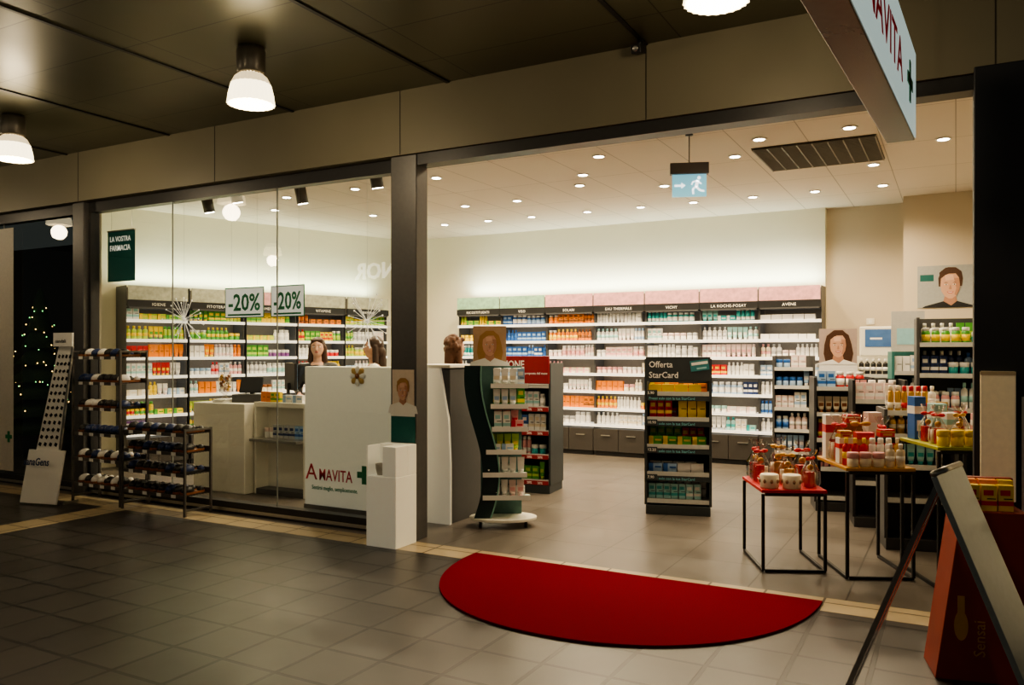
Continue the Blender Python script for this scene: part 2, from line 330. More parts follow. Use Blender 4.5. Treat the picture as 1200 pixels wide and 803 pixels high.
def shelfunit(loc,rz,hcol,label,lab,group):
    t=thing('wall_shelf_unit',label,'shelf',loc,rz,group)
    mkobj('cabinet_shell',shell,t); mkobj('fascia_band',band,t)
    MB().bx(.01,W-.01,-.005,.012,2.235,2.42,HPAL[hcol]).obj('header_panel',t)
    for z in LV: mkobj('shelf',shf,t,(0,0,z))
    for dx in(0,W/2):
        d=mkobj('drawer',drw,t,(dx,0,0)); mkobj('handle',hnd,d)
    text(lab,.055,PAPER,t,(W/2,-.002,2.16),align='CENTER',spx=1.1,name='section_label')
    return t
labs=['RICOSTITUENTI','VISO','SOLARI','EAU THERMALE','VICHY','LA ROCHE-POSAY','AVÈNE']
w4=['white']*3
pal_back=[[['yellow','lime'],['blue'],['orange'],['white','cream'],['teal','green'],['ltteal','teal'],w4+['silver']],
[['yellow','blue'],['blue'],['orange'],['white'],w4,['ltteal','white'],w4],
[['white','teal'],['blue'],['palepink'],['palepink','white'],w4,w4+['palepink'],w4+['cream']],
[['white','green'],['white','navy'],['cream'],['palepink','cream'],['white','cream'],['red','blue','white'],w4+['ltblue']],
[w4,['white','ltblue'],w4,['orange','cream'],['white'],['ltblue','navy'],w4],
[w4,w4,['orange'],['orange','white'],w4,w4+['ltblue'],['ltblue']],
[w4,['cream'],['white'],w4+['palepink'],['white','cream'],['ltteal','white'],['white']]]
TALL=['medicine_carton','lotion_bottle','supplement_jar','medicine_carton']
for i in range(7):
    X=-7.16+i*W*1.004
    shelfunit((X,11.2,0),0,['green','green','pink','pink','pink','pink','pink'][i],'dark grey pharmacy shelf unit with white shelves, %s header'%('green' if i<2 else 'pink'),labs[i],'rear wall shelf units')
    M=mat_of((X,11.2,0),0)
    for r,z in enumerate(LV):
        if i==0 and r>3: continue
        fill(M,.01,W-.01,.12,z,pal_back[r][i],.19,'products on the rear wall shelves','rear wall shelf',kinds=TALL if len(set(pal_back[r][i]))==1 and pal_back[r][i][0] in('blue','orange') else None)
pal_left=[[['white','lime'],['lime','green'],['yellow','lime'],['yellow','orange'],['lime','yellow']],
[['lime','yellow'],['lime','green'],['lime','white'],['green','yellow'],['white','lime']],
[['yellow','red','orange'],['orange','white'],['purple','green','white'],['white','red'],['lime','white']],
[['red','white'],['pink','white'],['white','cream'],['yellow','white'],['white','green']],
[['yellow','white'],['white','orange'],['cream','white'],['white'],['white','teal']],
[['yellow','white'],['white','lime'],['white'],['red','white'],['white']],
[['pink','purple'],['red','yellow'],['white','cream'],['white'],['white']]]
for i in range(5):
    p=Vector((-9.48,6.87))+dv*(i*.835); rz=R(72.8)
    shelfunit((p.x,p.y,0),rz,'pink' if i==2 else 'grey','dark grey pharmacy shelf unit with white shelves, patterned header',['IGIENE','FITOTERAPIA','ALIMENTAZIONE','VITAMINE','BAMBINI'][i],'side wall shelf units')
    M=mat_of((p.x,p.y,0),rz)
    for r,z in enumerate(LV[:6] if i>1 else LV):
        fill(M,.01,W-.01,.12,z,pal_left[r][i],.19,'products on the side wall shelves','side wall shelf')
# ------------------------------------------------------------ gondola helper
def gondola(name,label,loc,rz,w,d,h,levels,frame,cat='display stand',side=None):
    t=thing(name,label,cat,loc,rz)
    side=side or frame
    MB().bx(-w/2,w/2,-d/2,d/2,0,.09,frame).obj('plinth',t,bevel=.004)
    for sx in(-1,1):
        MB().bx(sx*w/2-.0125,sx*w/2+.0125,-d/2,d/2,.09,h,side).obj('side_panel',t,bevel=.003)
    MB().bx(-w/2+.0125,w/2-.0125,d/2-.03,d/2,.09,h,side).obj('back_panel',t)
    for z in levels:
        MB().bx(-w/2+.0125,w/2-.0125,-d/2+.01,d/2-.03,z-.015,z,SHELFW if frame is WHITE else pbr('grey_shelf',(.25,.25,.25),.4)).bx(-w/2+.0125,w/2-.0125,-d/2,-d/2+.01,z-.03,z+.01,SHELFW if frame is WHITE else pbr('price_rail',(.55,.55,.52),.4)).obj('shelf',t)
    return t,mat_of(loc,rz)
CH=pbr('charcoal_board',(.04,.048,.052),.45)
t,M=gondola('display_stand','charcoal promotional shelf display with printed header and mixed products',(-2.36,7.68,0),R(15),.60,.42,1.48,[.14,.40,.66,.92,1.16],CH)
MB().bx(-.30,.30,-.225,-.205,1.27,1.5,CH).obj('header_panel',t,bevel=.004)
text('Offerta',.082,PAPER,t,(-.27,-.228,1.40),bold=.012,sx=.92); text('StarCard',.082,PAPER,t,(-.27,-.228,1.30),bold=.012,sx=.92)
q=MB().box((.2,-.229,1.42),(.17,.003,.1),pbr('card_teal',(.04,.22,.25),.5),rot=(0,R(-8),0)).box((.2,-.2315,1.44),(.15,.002,.026),PAPER,rot=(0,R(-8),0)).box((.22,-.2315,1.395),(.09,.002,.016),pbr('ltblue_print',(.3,.55,.6),.5),rot=(0,R(-8),0)).obj('card_emblem',t)
G='products on the charcoal display'
for z,pp,kk in((1.16,['yellow','yellow','orange'],['wide_carton']),(.92,['red'],['medicine_carton']),(.66,['green','white','red'],['wide_carton','medicine_carton']),(.40,['white','white','ltblue'],['wide_carton']),(.14,['white','ltteal'],['medicine_carton'])):
    if z==.92:
        fill(M,-.27,-.02,-.1,z,['red'],.2,G,'charcoal display',kinds=['medicine_carton']); fill(M,0,.28,-.1,z,['yellow'],.2,G,'charcoal display',kinds=['medicine_carton'])
        fill(M,-.27,.27,.05,z,['red'],.2,G,'charcoal display',kinds=['wide_carton'])
    else:
        fill(M,-.28,.28,-.1,z,pp,.19,G,'charcoal display',kinds=kk); fill(M,-.28,.28,.03,z,pp,.19,G,'charcoal display',kinds=kk)
PT=pbr('teal_text',(.2,.55,.6),.5)
for z in(.345,.605,.865,1.105):
    q=MB().bx(-.29,.29,-.226,-.222,z-.022,z+.022,CH).obj('price_rail',t)
    text('Prezzi solo con la tua StarCard',.034,PT,q,(-.27,-.228,z-.01),bold=.012)
for z,pr in((1.13,'5.90'),(.85,'10.90'),(.59,'12.20'),(.33,'7.90')):
    q=MB().bx(-.285,-.19,-.232,-.228,z-.0,z+.055,CH).obj('price_tag',t); text(pr,.036,PAPER,q,(-.282,-.234,z+.016),bold=.012)
RB=pbr('red_board',(.28,.015,.02),.45)
t,M=gondola('display_stand','dark shelf display with red header and price labels',(-4.16,8.1,0),R(6),.54,.42,1.42,[.14,.42,.68,.94,1.18],CH)
MB().bx(-.27,.27,-.225,-.205,1.2,1.5,RB).obj('header_panel',t,bevel=.004)
text('AZIONE',.115,PAPER,t,(-.02,-.228,1.37),bold=.02,align='RIGHT',sx=.8); text('proposta del mese',.035,PAPER,t,(.25,-.228,1.3),align='RIGHT')
for z,pp in((.94,['white','pink','red']),(.68,['white','pink','blue']),(.42,['pink','white','teal']),(.14,['white','green','red'])):
    fill(M,-.24,.24,-.1,z,pp,.2,'products on the red display','red-header display'); 
    q=MB().bx(-.26,.26,-.226,-.222,z-.045,z+.0,RB).obj('price_rail',t)
    for k,pr in enumerate(('20%','20%','20%','20%')): text(pr,.035,PAPER,q,(-.24+k*.125,-.228,z-.035),bold=.01)
# ------------------------------------------------------------ counters
t=thing('counter','white lacquered service counter with printed front panel beside window','counter',(-4.84,5.86,0))
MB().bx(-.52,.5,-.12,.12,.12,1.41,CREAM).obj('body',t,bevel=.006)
MB().bx(-.55,.45,-.1,.14,0,.12,pbr('plinth_grey',(.3,.28,.26),.4,.3)).obj('plinth',t)
text('A',.21,RED,t,(-.505,-.123,.36),bold=.0); text('MAVITA',.15,RED,t,(-.345,-.123,.36),sx=.74,bold=.006)
mb=MB(); cross(mb,.19,.44,.165,-.121,GREEN); mb.obj('green_cross',t)
text('Sentirsi meglio, semplicemente.',.055,GREEN,t,(-.43,-.123,.27),sx=.78,bold=.008)
t=thing('counter','white and dark grey counter end unit with slanted edge','counter',(-4.2,6.38,0))
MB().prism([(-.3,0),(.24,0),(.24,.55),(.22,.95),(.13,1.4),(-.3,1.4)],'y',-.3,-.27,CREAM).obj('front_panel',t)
MB().bx(-.3,.22,-.268,.28,.0,1.39,GREYP).obj('body',t,bevel=.004)
MB().bx(-.32,.24,-.3,.3,1.402,1.43,WHITE).obj('top',t,bevel=.004)
t=thing('counter','white cash desk block with rounded edges','counter',(-7.15,6.6,0))
MB().bx(-.4,.4,-.3,.26,0,.98,WHITE).obj('body',t,bevel=.008)
t=thing('counter','white side desk with open front niche and pull-out shelf','counter',(-6.36,6.62,0))
MB().bx(-.37,.37,-.02,.2,0,1.0,WHITE).bx(-.37,-.34,-.2,-.02,0,1.0,WHITE).bx(.34,.37,-.2,-.02,0,1.0,WHITE).bx(-.34,.34,-.2,-.02,.95,1.0,WHITE).bx(-.34,.34,-.3,-.02,.58,.61,STEEL).bx(-.34,.34,-.2,-.02,0,.06,GREYP).obj('body',t,bevel=.003)
ms=mat_of((-6.36,6.62,0),0)
fill(ms,-.3,.3,-.1,.61,['white','silver','ltblue'],.15,'products on the side desk','side desk shelf')
fill(ms,-.33,.0,-.12,1.0,['yellow','orange'],.12,'products on the side desk','side desk top',kinds=['wide_carton','medicine_carton'])
fill(ms,.0,.33,-.12,1.0,['white','orange','green'],.18,'products on the side desk','side desk top')
t=thing('counter','long white service counter with dark top','counter',(-6.3,7.95,0))
MB().bx(-.85,.75,-.3,.3,0,.98,WHITE).obj('body',t,bevel=.008)
MB().bx(-.88,.78,-.33,.33,.98,1.0,GREYP).obj('top',t)
MC=mat_of((-6.3,7.95,0),0)
fill(MC,-.8,-.3,-.2,1.0,['yellow','orange','white'],.16,'products on the service counter','service counter')
def monitor(loc,rz,label):
    t=thing('computer_monitor',label,'monitor',loc,rz)
    MB().bx(-.12,.12,-.08,.08,0,.012,BLACK).obj('base',t); MB().bx(-.02,.02,.0,.03,.012,.2,BLACK).obj('stand',t)
    MB().bx(-.2,.2,-.03,.0,.12,.42,BLACK).obj('housing',t,bevel=.004)
    MB().bx(-.185,.185,-.034,-.031,.135,.405,pbr('screen',(.2,.4,.6),.2,emit=.8,ecol=(.3,.5,.7))).obj('screen',t)
monitor((-6.5,6.72,1.001),R(150),'black flat computer monitor on the white side desk')
monitor((-5.85,8.05,1.001),R(20),'black flat computer monitor beside a clerk')
t=thing('cash_register','grey cash register with angled screen on the desk','cash register',(-6.98,6.62,.981),R(20))
MB().bx(-.17,.17,-.13,.13,0,.09,GREYP).obj('drawer_base',t,bevel=.005); MB().box((0,.0,.19),(.26,.03,.18),BLACK,rot=(R(-20),0,0)).bx(-.02,.02,0,.04,.09,.18,BLACK).obj('screen',t,bevel=.003)
t=thing('ornament_stand','tall glass jar with brown and gold decorations on desk','ornament',(-7.38,6.6,.981))
MB().lathe([(.06,0),(.065,.02),(.02,.05),(.02,.07),(.07,.12),(.075,.3),(.05,.34),(.02,.38),(.03,.4),(.0,.43)],CELLO,20).obj('jar',t)
mb=MB()
for k in range(18): a=k*2.4; mb.ell((.045*math.cos(a),.045*math.sin(a),.13+.01*k),(.02,.02,.02),(pbr('gold_ball',(.7,.45,.12),.25,.8),cm('brown'),cm('cream'))[k%3],10)
mb.obj('beads',t)
t=thing('leaflet_stack','small stack of white leaflets on the cash desk','leaflets',(-7.22,6.45,.981),R(10))
mb=MB()
for k in range(6): mb.box((0,0,.003+k*.006),(.15,.21,.005),PAPER,rot=(0,0,R(k*3-8)))
mb.obj('sheets',t)
# white pedestal
t=thing('pedestal','white rectangular pedestal with open niche holding a small pot','pedestal',(-3.97,5.23,0))
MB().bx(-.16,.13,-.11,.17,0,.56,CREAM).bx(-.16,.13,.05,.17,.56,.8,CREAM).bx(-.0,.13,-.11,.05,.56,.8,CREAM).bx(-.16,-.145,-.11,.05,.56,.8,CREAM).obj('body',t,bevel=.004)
t=thing('pot','small grey ceramic pot inside the pedestal niche','pot',(-4.045,5.2,.561))
MB().lathe([(.03,0),(.042,.05),(.045,.09),(.038,.09),(.03,.02)],pbr('grey_ceramic',(.35,.33,.3),.4)).obj('body',t)
BLOND=pbr('hair_blond',(.4,.22,.08),.6)
t=thing('poster','portrait poster of a blond woman fixed to the column','poster',(-4.0,5.44,1.22))
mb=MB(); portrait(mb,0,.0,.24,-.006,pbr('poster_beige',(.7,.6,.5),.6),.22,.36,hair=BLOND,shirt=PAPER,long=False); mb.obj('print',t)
t=thing('poster','plain teal sign panel fixed to the column','sign',(-4.0,5.44,.93))
MB().bx(-.12,.12,-.006,0,-.13,.11,TEAL).bx(-.12,.12,-.008,-.006,.085,.11,PAPER).obj('print',t)
# ------------------------------------------------------------ curved rolling display
PX,PY=-3.54,6.3
t=thing('rolling_display','curved dark teal cosmetics display on a white wheeled base','display stand',(PX,PY,0),R(30))
pts=[(.3*math.cos(2*math.pi*k/40),.2*math.sin(2*math.pi*k/40)) for k in range(40)]
MB().prism(pts,'z',.06,.085,WHITE).obj('base',t,bevel=.004)
for dx,dy in((-.2,-.09),(.2,-.09),(-.2,.09),(.2,.09)):
    MB().cyl((dx-.012,dy,.03),(dx+.012,dy,.03),.03,BLACK,n=16).bx(dx-.018,dx+.018,dy-.012,dy+.012,.045,.061,STEEL).obj('caster',t)
edge=[(-.13+.1*math.sin((z-.1)/1.35*math.pi*1.55+.2)*(1-.2*z),z) for z in [.085+1.34*i/24 for i in range(25)]]
poly=[(x,z) for x,z in edge]+[(x-.14,z) for x,z in edge[::-1]]
MB().prism(poly,'y',-.11,-.08,pbr('dark_teal',(.012,.035,.038),.35)).obj('curved_panel',t)
MB().prism([(x+.012,z) for x,z in edge]+[(x,z) for x,z in edge[::-1]],'y',-.12,-.075,pbr('mint',(.25,.5,.42),.4)).obj('edge_strip',t)
MB().bx(-.2,.17,.1,.12,.085,1.42,pbr('teal_back',(.1,.2,.19),.4)).obj('back_panel',t)
M=mat_of((PX,PY,0),R(30))
for z,xa,xb,pp in((1.24,-.09,.2,['white','ltblue']),(1.06,-.09,.2,['white','green']),(.86,-.08,.2,['green','pink','white']),(.66,-.13,.18,['white','lime']),(.46,-.16,.19,['green','white']),(.26,-.16,.22,['palepink','white'])):
    MB().bx(xa-.02,xb+.02,-.13,.1,z-.012,z,pbr('mint_shelf',(.5,.65,.6),.3)).bx(xa-.02,xb+.02,-.135,-.13,z-.012,z+.03,PAPER).obj('shelf',t)
    kk=['medicine_carton','wide_carton','cosmetic_tube','supplement_jar']
    fill(M,xa,xb,-.08,z,pp,.17,'products on the rolling display','curved rolling display',kinds=kk)
    fill(M,xa,xb,.02,z,pp,.18,'products on the rolling display','curved rolling display',kinds=kk)
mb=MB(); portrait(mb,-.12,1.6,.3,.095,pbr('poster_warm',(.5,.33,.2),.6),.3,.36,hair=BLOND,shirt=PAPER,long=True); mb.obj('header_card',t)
# ------------------------------------------------------------ red mat
cx,cy=-1.97,5.3; pts=[]
for k in range(49):
    a=math.pi+math.pi*k/48
    ca,sa=math.cos(a),math.sin(a)
    pts.append((cx+1.25*math.copysign(abs(ca)**.93,ca),cy-1.36*abs(sa)**.93))
RM=pbr('red_carpet',(.15,.0003,.012),1,var=.4,scale=140,bump=.6)
RM.node_tree.nodes['Principled BSDF'].inputs['Specular IOR Level'].default_value=.1
MB().prism(pts,'z',.0008,.014,RM).obj('doormat',label='red half-round entrance carpet on the tiles',cat='carpet')
# ------------------------------------------------------------ nesting tables
def table(label,loc,rz,w,d,h,top,topm):
    t=thing('side_table',label,'table',loc,rz)
    MB().bx(-w/2,w/2,-d/2,d/2,h-.022,h,topm).obj('table_top',t,bevel=.003)
    for sx in(-1,1):
        for sy in(-1,1): MB().beam((sx*(w/2-.012),sy*(d/2-.012),.022),(sx*(w/2-.012),sy*(d/2-.012),h-.036),.02,BLACK).obj('leg',t)
        MB().beam((sx*(w/2-.012),-d/2+.024,.012),(sx*(w/2-.012),d/2-.024,.012),.02,BLACK).obj('rail',t)
    for sy in(-1,1): MB().beam((-w/2+.03,sy*(d/2-.012),h-.034),(w/2-.03,sy*(d/2-.012),h-.034),.02,BLACK).obj('rail',t)
    MB().beam((-w/2+.03,-d/2+.012,.012),(w/2-.03,-d/2+.012,.012),.02,BLACK).obj('rail',t)
    return mat_of(loc,rz)
WOODT=pbr('amber_top',(.5,.26,.05),.4)
rz=R(25)
T1=table('low black steel table with red top holding gifts',(-1.12,6.2,0),rz,.45,.62,.58,.58,RED)
T2=table('black steel table with amber top crowded with gifts',(-.58,6.3,0),rz,.46,.64,.76,.76,WOODT)
T3=table('tall black steel table with lime cloth top',(-.02,6.3,0),rz,.46,.6,.93,.93,pbr('lime_top',(.35,.36,.04),.5))
DOT=pbr('candle_band',(.35,.2,.12),.5)
def candle(M,x,y,z,s=1,c='cream'):
    p=M@Vector((x,y,z+.001))
    t=thing('candle_tin','round cream tin with brown dots on table','tin',p,M.to_euler().z)
    b=MB().lathe([(.0,.0),(.065,0),(.068,.01),(.068,.1),(.06,.105),(0,.105)],cm(c),24)
    for k in range(8):
        a=k*math.pi/4; b.ell((.067*math.cos(a),.067*math.sin(a),.055),(.012,.012,.016),DOT,8)
    b.obj('body',t); t.scale=(s,s,s)
def giftbag(M,x,y,z,c,s=1,w=.09):
    p=M@Vector((x,y,z+.001))
    t=thing('gift_bag','gift wrapped in clear cellophane tied with a %s ribbon'%c,'gift',p,random.uniform(0,3))
    MB().lathe([(w*.8,0),(w,.03),(w*.95,.11),(w*.5,.17),(.014,.2),(.012,.21),(.04,.25),(.045,.27)],CELLO,14,rib=.1,ribn=7).obj('cellophane',t)
    MB().lathe([(.018,.197),(.02,.203),(.018,.209)],cm(c),12).ell((.03,0,.205),(.028,.012,.014),cm(c),10).ell((-.03,0,.205),(.028,.012,.014),cm(c),10).obj('ribbon',t)
    b=MB()
    b.bx(-.04,.012,-.025,.025,.002,.11,cm(c)).cyl((.035,.0,.002),(.035,.0,.1),.02,cm('cream')).ell((0,.0,.14),(.022,.022,.022),cm('gold'),10)
    b.obj('contents',t); t.scale=(s,s,s)
def giftbox(M,x,y,z,c,w,d,h,rib,rot=0):
    p=M@Vector((x,y,z+.001))
    t=thing('gift_box','%s gift box with %s band on a table'%(CN.get(c,c),CN.get(rib,rib)),'gift box',p,M.to_euler().z+rot)
    MB().bx(-w/2,w/2,-d/2,d/2,0,h,cm(c)).obj('box',t,bevel=.002)
    MB().bx(-w/2-.001,w/2+.001,-d/2-.001,d/2+.001,h*.6,h*.78,cm(rib)).bx(-w*.3,w*.3,-d/2-.002,-d/2,h*.2,h*.45,cm(rib)).obj('label_band',t)
for x,y in((-.15,-.22),(.0,-.24)): candle(T1,x,y,.58,.95)
giftbag(T1,.15,-.17,.58,'red',1.0,.065); giftbag(T1,.02,-.06,.58,'gold',1.05,.065); giftbag(T1,-.14,.08,.58,'red',1.1,.065); giftbag(T1,.16,.06,.58,'red',1.15,.065); giftbag(T1,.02,.2,.58,'gold',1.2,.065); giftbag(T1,-.14,.24,.58,'red',1.1,.06)
giftbox(T1,-.14,-.07,.58,'red',.1,.08,.06,'white')
Gt='small gifts crowded on the amber table'
fill(T2,-.21,.21,-.27,.76,['red','gold','black','cream'],.17,Gt,'on gift table',kinds=['cosmetic_tube','cream_jar','medicine_carton','lotion_bottle'])
fill(T2,-.21,.21,-.19,.76,['red','gold','white','brown'],.2,Gt,'on gift table',kinds=['medicine_carton','spray_can','lotion_bottle'])
for x,y,c,w,d,h,r in((-.16,-.08,'white',.1,.08,.18,'red'),(-.03,-.09,'red',.12,.08,.22,'gold'),(.12,-.09,'black',.11,.08,.19,'red'),(-.15,.21,'white',.12,.1,.32,'red'),(-.01,.22,'brown',.12,.1,.26,'gold'),(.14,.21,'palepink',.1,.09,.34,'white')):
    giftbox(T2,x,y,.76,c,w,d,h,r,random.uniform(-.12,.12))
for x,y,c,s in((-.15,.06,'red',1.25),(-.0,.06,'gold',1.3),(.15,.06,'red',1.2)): giftbag(T2,x,y,.76,c,s,.055)
giftbox(T2,.12,-.09,.951,'red',.1,.07,.05,'gold'); giftbox(T2,-.01,.22,1.021,'red',.1,.09,.06,'cream'); giftbox(T2,-.16,-.08,.941,'gold',.08,.07,.05,'red')
fill(T3,-.21,.21,-.24,.93,['yellow','red','gold'],.12,'small gifts on the lime table','on gift table',kinds=['cream_jar','wide_carton'])
for x,y,c in((-.15,-.12,'red'),(-.01,-.12,'gold'),(-.14,.05,'red'),(.1,.1,'red')): giftbag(T3,x,y,.93,c,.95,.06)
for x,y,c,w,d,h,r in((.0,.23,'ltteal',.1,.1,.25,'white'),(.15,-.06,'pink',.08,.08,.2,'white'),(-.15,.21,'blue',.08,.1,.3,'white'),(-.01,.02,'white',.08,.08,.2,'ltteal')):
    giftbox(T3,x,y,.93,c,w,d,h,r,random.uniform(-.1,.1))
# ------------------------------------------------------------ rear right displays
Gx='products on the perfume displays'
t,M=gondola('display_stand','dark perfume shelf display with portrait poster header',(-1.0,8.6,0),R(15),.52,.42,1.3,[.14,.42,.7,.95,1.2],DARK)
for z in(.42,.7,.95): fill(M,-.23,.23,-.1,z,['red','white','pink','cream','black'],.2,Gx,'perfume display')
fill(M,-.23,.23,-.1,1.2,['white','palepink','ltblue','red'],.2,Gx,'perfume display')
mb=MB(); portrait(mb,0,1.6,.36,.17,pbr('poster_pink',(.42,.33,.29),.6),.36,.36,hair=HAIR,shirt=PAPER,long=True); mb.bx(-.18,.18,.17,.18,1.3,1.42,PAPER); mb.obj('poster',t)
t,M=gondola('display_stand','small white perfume display unit with lit screen',(-.72,9.6,0),R(10),.5,.4,1.5,[.14,.45,.75,1.05,1.3],DARK,side=WHITE)
for z in(.75,1.05,1.3): fill(M,-.22,.22,-.1,z,['white','purple','pink','black','ltblue'],.18,Gx,'white perfume display')
MB().bx(-.2,.2,-.02,.03,1.5,1.82,WHITE).obj('screen_housing',t,bevel=.01)
MB().bx(-.15,.15,-.025,-.02,1.6,1.79,pbr('screen_lit',(.05,.1,.18),.2,emit=.4,ecol=(.1,.2,.4),var=.6,scale=9)).bx(-.1,.02,-.027,-.025,1.68,1.7,PAPER).obj('screen',t)
t,M=gondola('display_stand','tall dark display rack filled with colourful cartons',(.0,8.2,0),R(5),.62,.42,1.85,[.14,.45,.75,1.05,1.35,1.62],DARK,side=GREYP)
for z,pp in((.75,['white','blue','pink']),(1.05,['pink','ltblue','white']),(1.35,['teal','ltblue','navy']),(1.62,['green','white','teal'])): 
    fill(M,-.28,.28,-.1,z,pp,.25,Gx,'tall display rack')
    fill(M,-.28,.28,.02,z,pp,.25,Gx,'tall display rack')
t,M=gondola('display_stand','teal sun care carton display with grey card',(-.42,8.95,0),R(10),.3,.35,1.55,[.2,.5,.8,1.1,1.35],DARK,side=pbr('teal_card',(.04,.17,.16),.5))
for z in(1.1,1.35): fill(M,-.13,.13,-.08,z,['teal','white','red'],.2,Gx,'teal carton display')
MB().bx(-.15,.15,-.02,-.01,1.55,1.95,pbr('card_greywhite',(.45,.45,.43),.6)).bx(-.1,.1,-.022,-.02,1.62,1.78,pbr('ltblue_print',(.3,.55,.6),.5)).obj('header_panel',t)
t,M=gondola('display_stand','low dark display with pink and black perfume cartons',(-.62,7.95,0),R(12),.42,.36,1.3,[.4,.66,.9,1.12],DARK,side=BLACK)
for z,pp in((.66,['pink','white']),(.9,['pink','black','red']),(1.12,['palepink','white','purple'])): fill(M,-.19,.19,-.08,z,pp,.2,Gx,'low perfume display')
fill(M,-.19,.19,.06,1.12,['white','ltblue','pink'],.3,Gx,'low perfume display')
t,M=gondola('display_stand','low dark display full of red and gold gift cartons',(-.28,7.2,0),R(14),.5,.36,1.1,[.4,.66,.9,1.08],DARK,side=GREYP)
for z,pp in((.66,['pink','white','ltteal']),(.9,['red','gold','white'])): fill(M,-.22,.22,-.08,z,pp,.17,Gx,'low gift display')
fill(M,-.22,.22,-.08,1.08,['red','gold','ltblue','white'],.25,Gx,'low gift display'); fill(M,-.22,.22,.06,1.08,['pink','white','navy'],.35,Gx,'low gift display')
t,M=gondola('display_stand','low white end display with skincare bottles',(-1.66,9.9,0),R(8),.44,.4,1.5,[.14,.4,.65,.9,1.15,1.36],GREYP,side=GREYP)
for z in(.4,.65,.9,1.15,1.36): fill(M,-.2,.2,-.1,z,['white','ltblue','palepink'],.2,Gx,'low end display')
t=thing('poster','wall poster of a smiling dark-haired man in a dark jacket','poster',(-.14,11.299,2.38))
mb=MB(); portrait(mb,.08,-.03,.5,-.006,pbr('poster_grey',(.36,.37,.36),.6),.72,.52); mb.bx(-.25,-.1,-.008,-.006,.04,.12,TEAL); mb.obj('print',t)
t=thing('sign_card','white sign card on the wall beside shelves','sign',(-.45,11.299,1.75)); MB().bx(-.14,.14,-.006,0,-.2,.2,PAPER).bx(-.1,.1,-.008,-.006,.0,.12,pbr('ltblue_print',(.3,.5,.6),.5)).obj('print',t)
t=thing('wall_outlet','small white wall switch plate','switch',(-1.0,11.799,1.95)); MB().bx(-.05,.05,-.012,0,-.04,.04,WHITE).obj('plate',t,bevel=.003); MB().bx(-.02,.02,-.018,-.012,-.02,.02,PAPER).obj('button',t)
# ------------------------------------------------------------ ceiling vent, exit sign
t=thing('ceiling_vent','square louvred air vent in the ceiling','vent',(-1.175,8.45,3.5))
MB().bx(-.55,.55,-.52,.52,-.006,-.0005,pbr('vent_dark',(.07,.06,.055),.6)).obj('backing',t)
mb=MB()
for k in range(23): mb.box((0,-.5+k*.0455,-.014),(1.08,.01,.016),pbr('vent_slat',(.22,.2,.17),.5),rot=(R(-25),0,0))
for k in range(9): mb.box((-.54+k*.135,0,-.014),(.01,1.04,.02),pbr('vent_slat',(.22,.2,.17),.5))
mb.obj('grille',t)
t=thing('exit_sign','hanging illuminated emergency exit sign with arrow and figure','exit sign',(-2.1,7.15,3.5),R(20))
MB().cyl((0,0,-.0),(0,0,-.27),.005,DARK,n=10).cyl((0,0,0),(0,0,-.012),.035,DARK).obj('rod',t)
MB().bx(-.17,.17,-.04,.04,-.36,-.26,pbr('sign_housing',(.12,.11,.11),.4)).obj('housing',t,bevel=.004)
MB().bx(-.15,.15,-.012,.012,-.56,-.361,pbr('sign_blue',(.25,.6,.7),.3,emit=.7,ecol=(.25,.65,.8),var=.05)).obj('panel',t)
EW=pbr('sign_white',(1,1,1),.4,emit=1.5,var=0)
mb=MB().bx(-.13,-.07,-.015,-.012,-.47,-.452,EW); mb.prism([(-.07,-.487),(-.07,-.435),(-.035,-.461)],'y',-.015,-.012,EW)
disc(mb,.085,-.395,.015,.015,-.0145,EW,12)
def stk(x0,z0,x1,z1,w=.011): 
    d=Vector((x1-x0,z1-z0)).normalized(); n=Vector((-d.y,d.x))*w
    mb.prism([(x0+n.x,z0+n.y),(x1+n.x,z1+n.y),(x1-n.x,z1-n.y),(x0-n.x,z0-n.y)],'y',-.015,-.012,EW)
stk(.075,-.415,.06,-.47,.014); stk(.07,-.42,.03,-.43,.006); stk(.03,-.43,.02,-.455,.006); stk(.07,-.42,.105,-.45,.006); stk(.06,-.47,.03,-.495,.008); stk(.03,-.495,.035,-.54,.008); stk(.06,-.47,.09,-.505,.008); stk(.09,-.505,.13,-.515,.008)
mb.obj('pictogram',t)
t=thing('security_camera','small black camera mounted under the ceiling edge','camera',(-1.9,5.3,3.69))
MB().cyl((0,0,0),(0,0,-.05),.02,BLACK).obj('mount',t); MB().box((0,-.03,-.075),(.07,.12,.06),BLACK,rot=(R(15),0,0)).cyl((0,-.09,-.09),(0,-.1,-.093),.02,STEEL).obj('housing',t,bevel=.004)
# ------------------------------------------------------------ hanging shop sign
t=thing('hanging_sign','white illuminated box sign hung from the ceiling','shop sign',(-.33,3.4,2.67),R(-3))
MB().bx(-.07,.066,-1.5,1.4,0,.46,pbr('sign_case',(.2,.16,.14),.25,.5)).obj('case',t,bevel=.004)
MB().bx(.067,.072,-1.49,1.39,.01,.45,pbr('sign_face',(.6,.72,.7),.4,emit=.4,ecol=(.75,.95,.9),var=.02)).obj('face',t)
for y in(-1.1,1.0): MB().cyl((0,y,.46),(0,y,1.03),.012,DARK,n=10).obj('rod',t)
SR=pbr('sign_red',(.4,.01,.03),.5,emit=.1,ecol=(.6,.01,.03))
text('A',.34,SR,t,(.0735,-.6,.13),rot=(R(90),0,R(90)),bold=.0); text('MAVITA',.26,SR,t,(.0735,-.34,.13),rot=(R(90),0,R(90)),bold=.004,sx=1.2)
MB().bx(.072,.076,.98,1.2,.195,.25,GREEN).bx(.072,.076,1.065,1.115,.12,.325,GREEN).obj('green_cross',t)
